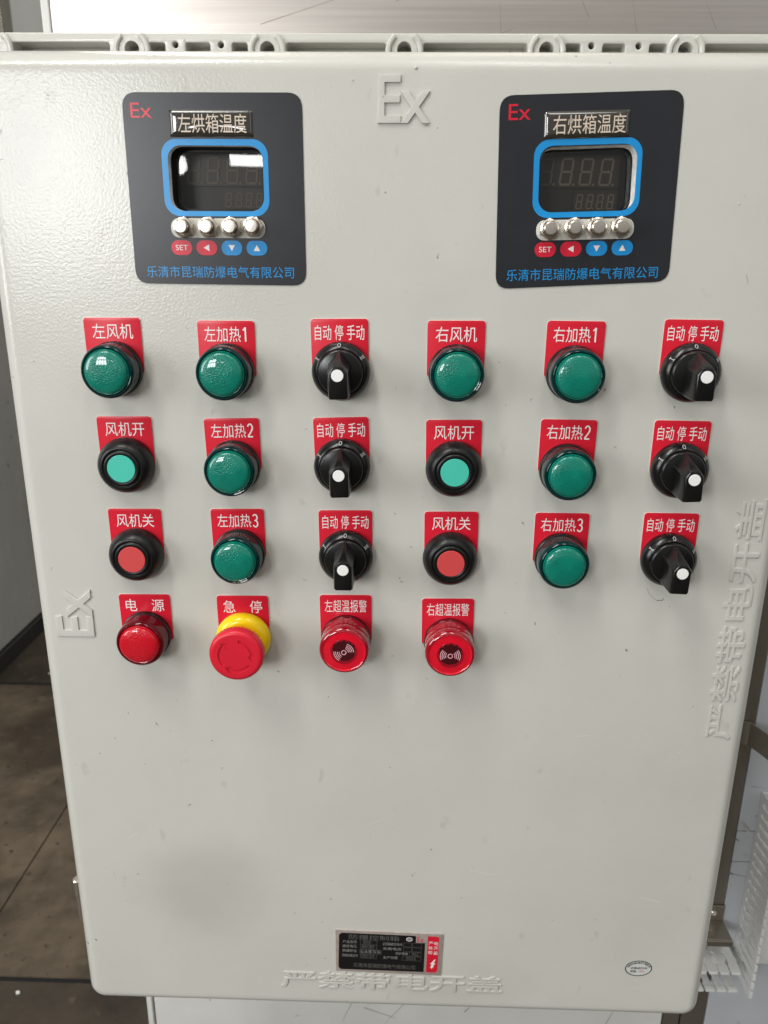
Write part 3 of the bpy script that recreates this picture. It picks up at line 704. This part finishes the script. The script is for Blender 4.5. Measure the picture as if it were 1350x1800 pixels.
def make_estop():
    b = MB()
    b.lathe([(18.8, 0), (19.4, 1.5), (19.6, 3.5), (19.0, 6.0), (17.4, 8.2), (15.2, 9.4), (13.0, 9.6), (11.5, 9.0), (11.2, 8.0)], YELLOW, 96)
    o = b.build('emergency_stop', box, smooth=50)
    h = MB(); n = 132; V = []; F = []
    prof = [(10.0, 8.0), (10.4, 14.0), (15.0, 18.0), (17.2, 19.5), (18.4, 21.5), (18.85, 24.5), (18.75, 27.2), (18.2, 29.0), (17.2, 29.9), (15.9, 30.2), (15.4, 30.2)]
    for j, (r, w) in enumerate(prof):
        for i in range(n):
            rr = r - (.45 if (i % 3 == 0 and 2 <= j <= 5) else 0); a = 2 * math.pi * i / n; V.append((rr * math.cos(a), -w, rr * math.sin(a)))
    for j in range(len(prof) - 1):
        for i in range(n):
            k = (i + 1) % n; F.append((j * n + i, j * n + k, (j + 1) * n + k, (j + 1) * n + i))
    h.add(V, F, ESTOP)
    rim = [(15.37 * math.cos(2 * math.pi * i / n), 15.37 * math.sin(2 * math.pi * i / n)) for i in range(n)]
    arrows = [arrow_arc(11.2, 80, 2, 1.15, 4.2), arrow_arc(11.2, 218, 138, 1.15, 4.2), arrow_arc(11.2, 322, 250, 1.15, 4.2)]
    V, F = curve_fill([rim] + arrows, .9); h.add([(x, -(z + 29.75), y) for x, y, z in V], F, ESTOP)
    h.lathe([(15.3, 29.0), (15.2, 29.45)], ESTOP, 64)
    h.build('mushroom_head', o, smooth=40)
    return o
def make_alarm(tilt):
    b = MB()
    b.lathe([(17.5, 0), (17.7, 3.0), (17.3, 4.0), (17.0, 4.2)], REDC, 72, cap=False)
    b.lathe([(17.0, 4.0), (17.1, 12.0), (16.9, 12.8), (17.3, 13.4), (17.3, 18.6), (16.9, 20.4), (16.0, 21.6), (15.0, 21.9)], REDA, 96, cap=False)
    o = b.build('alarm_lamp', box, smooth=45)
    c = MB()
    c.lathe([(15.0, 21.9), (14.4, 21.4), (13.6, 21.3), (9.4, 22.3), (9.2, 22.3)], REDL2, 96, cap=False)
    ring = []                                                              # dark core with a toothed upper rim
    for i in range(96):
        a = 360 * i / 96; r = 9.25
        ring.append((r * math.cos(R(a)), r * math.sin(R(a))))
    c.add([(x, -22.3, z) for x, z in ring], [tuple(range(96))], REDL2)
    core = []
    for i in range(120):
        a = 360 * i / 120; up = max(0, math.sin(R(a))); r = 6.6 + 1.6 * up + (.8 * (1 if (i // 4) % 2 else 0) * (1 if up > .45 else 0))
        core.append((r * math.cos(R(a)) * 1.15, r * math.sin(R(a)) - .3))
    c.plate([circ(0, 0, 9.15, 64)], 22.3, 22.42, REDM)
    c.plate([core], 22.4, 22.5, REDK)
    c.build('lens', o, smooth=45)
    ic = MB()
    def arc(r, a0, a1, t):
        angs = [a0 + (a1 - a0) * i / 16 for i in range(17)]
        P = [((r + t) * math.cos(R(a)), (r + t) * math.sin(R(a))) for a in angs] + [((r - t) * math.cos(R(a)), (r - t) * math.sin(R(a))) for a in reversed(angs)]
        ic.add([(x, -22.66, z - .4) for x, z in P], [(i, i + 1, 32 - i, 33 - i) for i in range(16)], PINK)
    for i in range(2): arc(1.55, 180 * i, 180 * i + 180, .26)
    for base in (tilt[0], tilt[1]):
        for r in (3.2, 4.4, 5.6, 6.8): arc(r, base - 34, base + 34, .24)
    ic.build('sounder_symbol', o)
    return o
REDL2 = mat('clear_red_lens', (0.66, 0.003, 0.020), rough=0.10, coat=1.0, noise=(160, 0.10))

def tree_copy(o):
    c = o.copy(); COL.objects.link(c); c.parent = box
    for ch in list(o.children):
        d = ch.copy(); COL.objects.link(d); d.parent = c
    return c
PROTO = {}
def place(kind, maker, x, z, label, spin=0.0):
    if kind not in PROTO: PROTO[kind] = o = maker()
    else: o = tree_copy(PROTO[kind])
    o.location = (x / 1000, -.0009, z / 1000); o.rotation_euler = (0, R(spin), 0)
    if label: o['label'] = label
    return o
# x, z of the label's top centre, its tilt, the words, device kind and device centre offset
D = [
 # row, col, label x, label z, tilt, text, kind, device x, device z
 (0, 0, -183.5, 570.2, .6, '左风机', 'G', -183.2, 538.2), (0, 1, -110.9, 569.1, .3, '左加热1', 'G', -111.0, 537.8), (0, 2, -39.0, 571.0, .9, '自动 停 手动', 'S', -37.9, 538.7),
 (0, 3, 34.6, 570.7, .6, '右风机', 'G', 35.2, 538.9), (0, 4, 109.4, 571.3, -.1, '右加热1', 'G', 109.6, 539.0), (0, 5, 182.0, 572.9, -.2, '自动 停 手动', 'S', 182.4, 540.6),
 (1, 0, -181.5, 507.2, .8, '风机开', 'B', -181.4, 474.9), (1, 1, -110.5, 507.0, 1.6, '左加热2', 'G', -109.7, 475.0), (1, 2, -38.6, 508.6, 1.9, '自动 停 手动', 'S', -37.6, 476.4),
 (1, 3, 35.3, 508.0, .9, '风机开', 'B', 36.1, 475.8), (1, 4, 109.8, 509.2, -.2, '右加热2', 'G', 109.7, 476.0), (1, 5, 182.9, 509.5, -.2, '自动 停 手动', 'S', 183.1, 477.3),
 (2, 0, -180.0, 443.8, .6, '风机关', 'R', -180.0, 411.6), (2, 1, -109.6, 444.9, 1.2, '左加热3', 'G', -108.8, 413.3), (2, 2, -36.0, 445.2, .8, '自动 停 手动', 'S', -35.4, 413.0),
 (2, 3, 35.8, 445.5, .9, '风机关', 'R', 35.7, 412.9), (2, 4, 110.3, 445.8, .2, '右加热3', 'G', 110.6, 414.3), (2, 5, 183.0, 447.0, .2, '自动 停 手动', 'S', 183.3, 414.9),
 (3, 0, -178.5, 380.7, .9, '电　源', 'P', -178.5, 350.3), (3, 1, -109.0, 381.1, .9, '急　停', 'E', -108.6, 349.4), (3, 2, -36.2, 383.1, .9, '左超温报警', 'A', -35.8, 350.6), (3, 3, 35.6, 381.9, .9, '右超温报警', 'Z', 37.0, 349.6)]
NAMES = {'G': 'green indicator lamp', 'P': 'red indicator lamp', 'S': 'black selector switch', 'B': 'push button with a mint green disc', 'R': 'push button with a coral red disc', 'E': 'red mushroom emergency stop on a yellow ring', 'A': 'red sounder lamp with a slanting symbol', 'Z': 'red sounder lamp with a level symbol'}
MAKE = {'G': lambda: make_lamp(GREEN, GREENC), 'P': lambda: make_lamp(REDL, REDC), 'S': make_switch, 'B': lambda: make_button(GDISC), 'R': lambda: make_button(RDISC), 'E': make_estop,
        'A': lambda: make_alarm((38, 208)), 'Z': lambda: make_alarm((8, 172))}
for r_, c_, lx, lz, tl, tx, kd, dx, dz in D:
    label_plate(lx, lz, tx, tl, f"red label plate reading {tx.replace('　', '')}, {ROWN[r_]}, {COLN[c_]}")
    place(kd, MAKE[kd], dx, dz, f"{NAMES[kd]} under {tx.replace('　', '').replace(' ', '')}, {ROWN[r_]}, {COLN[c_]}", random.uniform(-2.5, 2.5) if kd == 'S' else 0)

# ------------------------------------------------------------------ nameplate at the bottom
b = MB()
quad = [(-45.9, 45.4), (40.9, 43.4), (41.8, 86.2), (-46.0, 88.0)]
b.plate([rquad(quad, .8, 3)], 0, .8, ALU, bev=.15)
NT = R(-1.15)
def nput(fn):
    t = MB(); fn(t); ca, sa = math.cos(NT), math.sin(NT)
    t.v = [(-2.3 + x * ca - z * sa, y, 65.8 + x * sa + z * ca) for x, y, z in t.v]
    k = len(b.v); b.v += t.v
    for f, i in zip(t.f, t.fm): b.f.append([a + k for a in f]); b.fm.append(b.mi(t.mats[i]))
def nprint(t):
    blk = rrect(-41.2, 29.2, -19.3, 18.6, 2.2, 5)
    blk = [(-39, 18.6), (21.6, 18.6), (21.6, 11.6), (29.2, 11.6), (29.2, -18.6), (-39.4, -19.3), (-41.2, -17), (-41.2, 16.4)]
    t.plate([blk], .8, .86, NBLK)
    t.plate([[(31.2, 18.8), (38.6, 18.9), (40.4, 17.2), (40.4, -16.6), (38.6, -18.6), (31.2, -18.6)]], .8, .86, RED)
    t.text('Ex', 22.7, 28.0, 12.6, 17.6, .9, .9, SRED)
    for i, ch in enumerate('严禁带'): t.text(ch, 32.0, 35.6, 10.0 - i * 4.9, 13.6 - i * 4.9, .92, .92, WHITE)
    for i, ch in enumerate('电开盖'): t.text(ch, 36.4, 40.0, 10.0 - i * 4.9, 13.6 - i * 4.9, .92, .92, WHITE)
    t.add([(x + 36, -.92, z - 10) for x, z in ((1.6, 5.2), (-2.0, 0), (-.3, 0), (-1.8, -3.6), (-.6, -3.2), (-.9, -5.0), (1.6, -2.2), (.4, -2.4), (2.6, 1.4), (.9, 1.2), (2.6, 5.0))], [tuple(range(11))], WHITE)
    t.text('防爆控制箱', -33, 8, 12.4, 17.4, .9, .9, NDIM)
    t.plate([circ(16.2, 14.8, 2.6, 24, 2.0), circ(16.2, 14.8, 2.1, 24, 1.5)], .88, .92, WHITE)
    for s_ in (-1.0, .1, 1.1): t.text('C', 16.2 + s_ - .6, 16.2 + s_ + .6, 13.9, 15.7, .92, .92, WHITE)
    for tx_, x0, x1, z0, m in (('产品型号', -38, -26.5, 8.2, NGREY), ('额定电压', -38, -26.5, 3.7, NGREY), ('防爆标志', -38, -26.5, -1.0, NGREY), ('防爆合格证号', -38.4, -25.5, -6.0, NGREY),
                              ('主回路额定电流', -5.4, 10.6, 7.6, NGREY), ('支路电流', -5, 10, 2.8, NGREY), ('防护等级', 5.6, 15.6, -1.8, NGREY), ('生产日期', -4.6, 7, -6.5, NGREY),
                              ('BXK-', -21, -14, 8.4, NDIM), ('400V/380V', -22.5, -12, 3.7, NDIM), ('Ex db IIB T6 Gb', -23, -7, -1.2, NGREY), ('CE20.1234', -23, -12, -5.9, NDIM), ('A', 18, 19.4, 7.6, NDIM), ('A', 18, 19.4, 2.8, NDIM), ('IP65', 19, 24, -2.0, NDIM), ('2024.8', 14, 22, -6.6, NDIM)):
        t.text(tx_, x0, x1, z0, z0 + 3.0, .9, .9, m)
    t.text('乐清市昆瑞防爆电气有限公司', -29, 22, -16.6, -12.0, .9, .9, NDIM)
    for x0, x1, z0 in ((-23.6, -10, 7.4), (-23.6, -10, 2.8), (11.8, 26.5, 6.8), (11.8, 26.5, 2.0), (16.6, 26.5, -2.6), (11, 26.5, -7.3), (-24, -6, -2.0), (-23.6, -10, -6.8)):
        t.plate([[(x0, z0), (x1, z0), (x1, z0 + 4.4), (x0, z0 + 4.4)], [(x0 + .2, z0 + .2), (x1 - .2, z0 + .2), (x1 - .2, z0 + 4.2), (x0 + .2, z0 + 4.2)]], .87, .89, NDIM)
nput(nprint)
b.build('nameplate', box, label='small black and red metal nameplate near the bottom edge')

# ------------------------------------------------------------------ oval inspection mark
b = MB(); ox, oz = 202.1, 56.5
b.plate([circ(0, 0, 11.0, 48, 8.1), circ(0, 0, 10.2, 48, 7.3)], .02, .06, INK)
b.plate([circ(0, 0, 10.9, 48, 8.0)], .0, .015, OVALW)
for i, ch in enumerate('乐清市昆瑞防爆电气有限公司'):
    a = R(162 - 144 * i / 12); x, z = 9.0 * math.cos(a), 6.0 * math.sin(a) - .2
    b.text(ch, x - .85, x + .85, z - .95, z + .95, .06, .06, INK, rot=(a - R(90)) * .75); b.text(ch, x - .75, x + .95, z - .9, z + 1.0, .07, .07, INK, rot=(a - R(90)) * .75)
b.text('合格证PASS', -6.6, 7.0, -.9, 1.6, .06, .06, INK); b.text('合格证PASS', -6.45, 7.15, -.85, 1.65, .07, .07, INK)
b.text('检验', -6.5, -2.0, -4.3, -1.7, .06, .06, INK); b.text('检验', -6.35, -1.85, -4.25, -1.65, .07, .07, INK)
b.text('01', 1.2, 4.0, -3.4, -1.4, .06, .06, REDINK)
b.add([(-1.6, -.06, -3.9), (6.2, -.06, -3.7), (6.2, -.06, -3.5), (-1.6, -.06, -3.7)], [(0, 1, 2, 3)], INK)
b.build('inspection_mark', box, (ox, 0, oz), rot=-R(1.5), label='small oval ink inspection mark in the lower right corner')
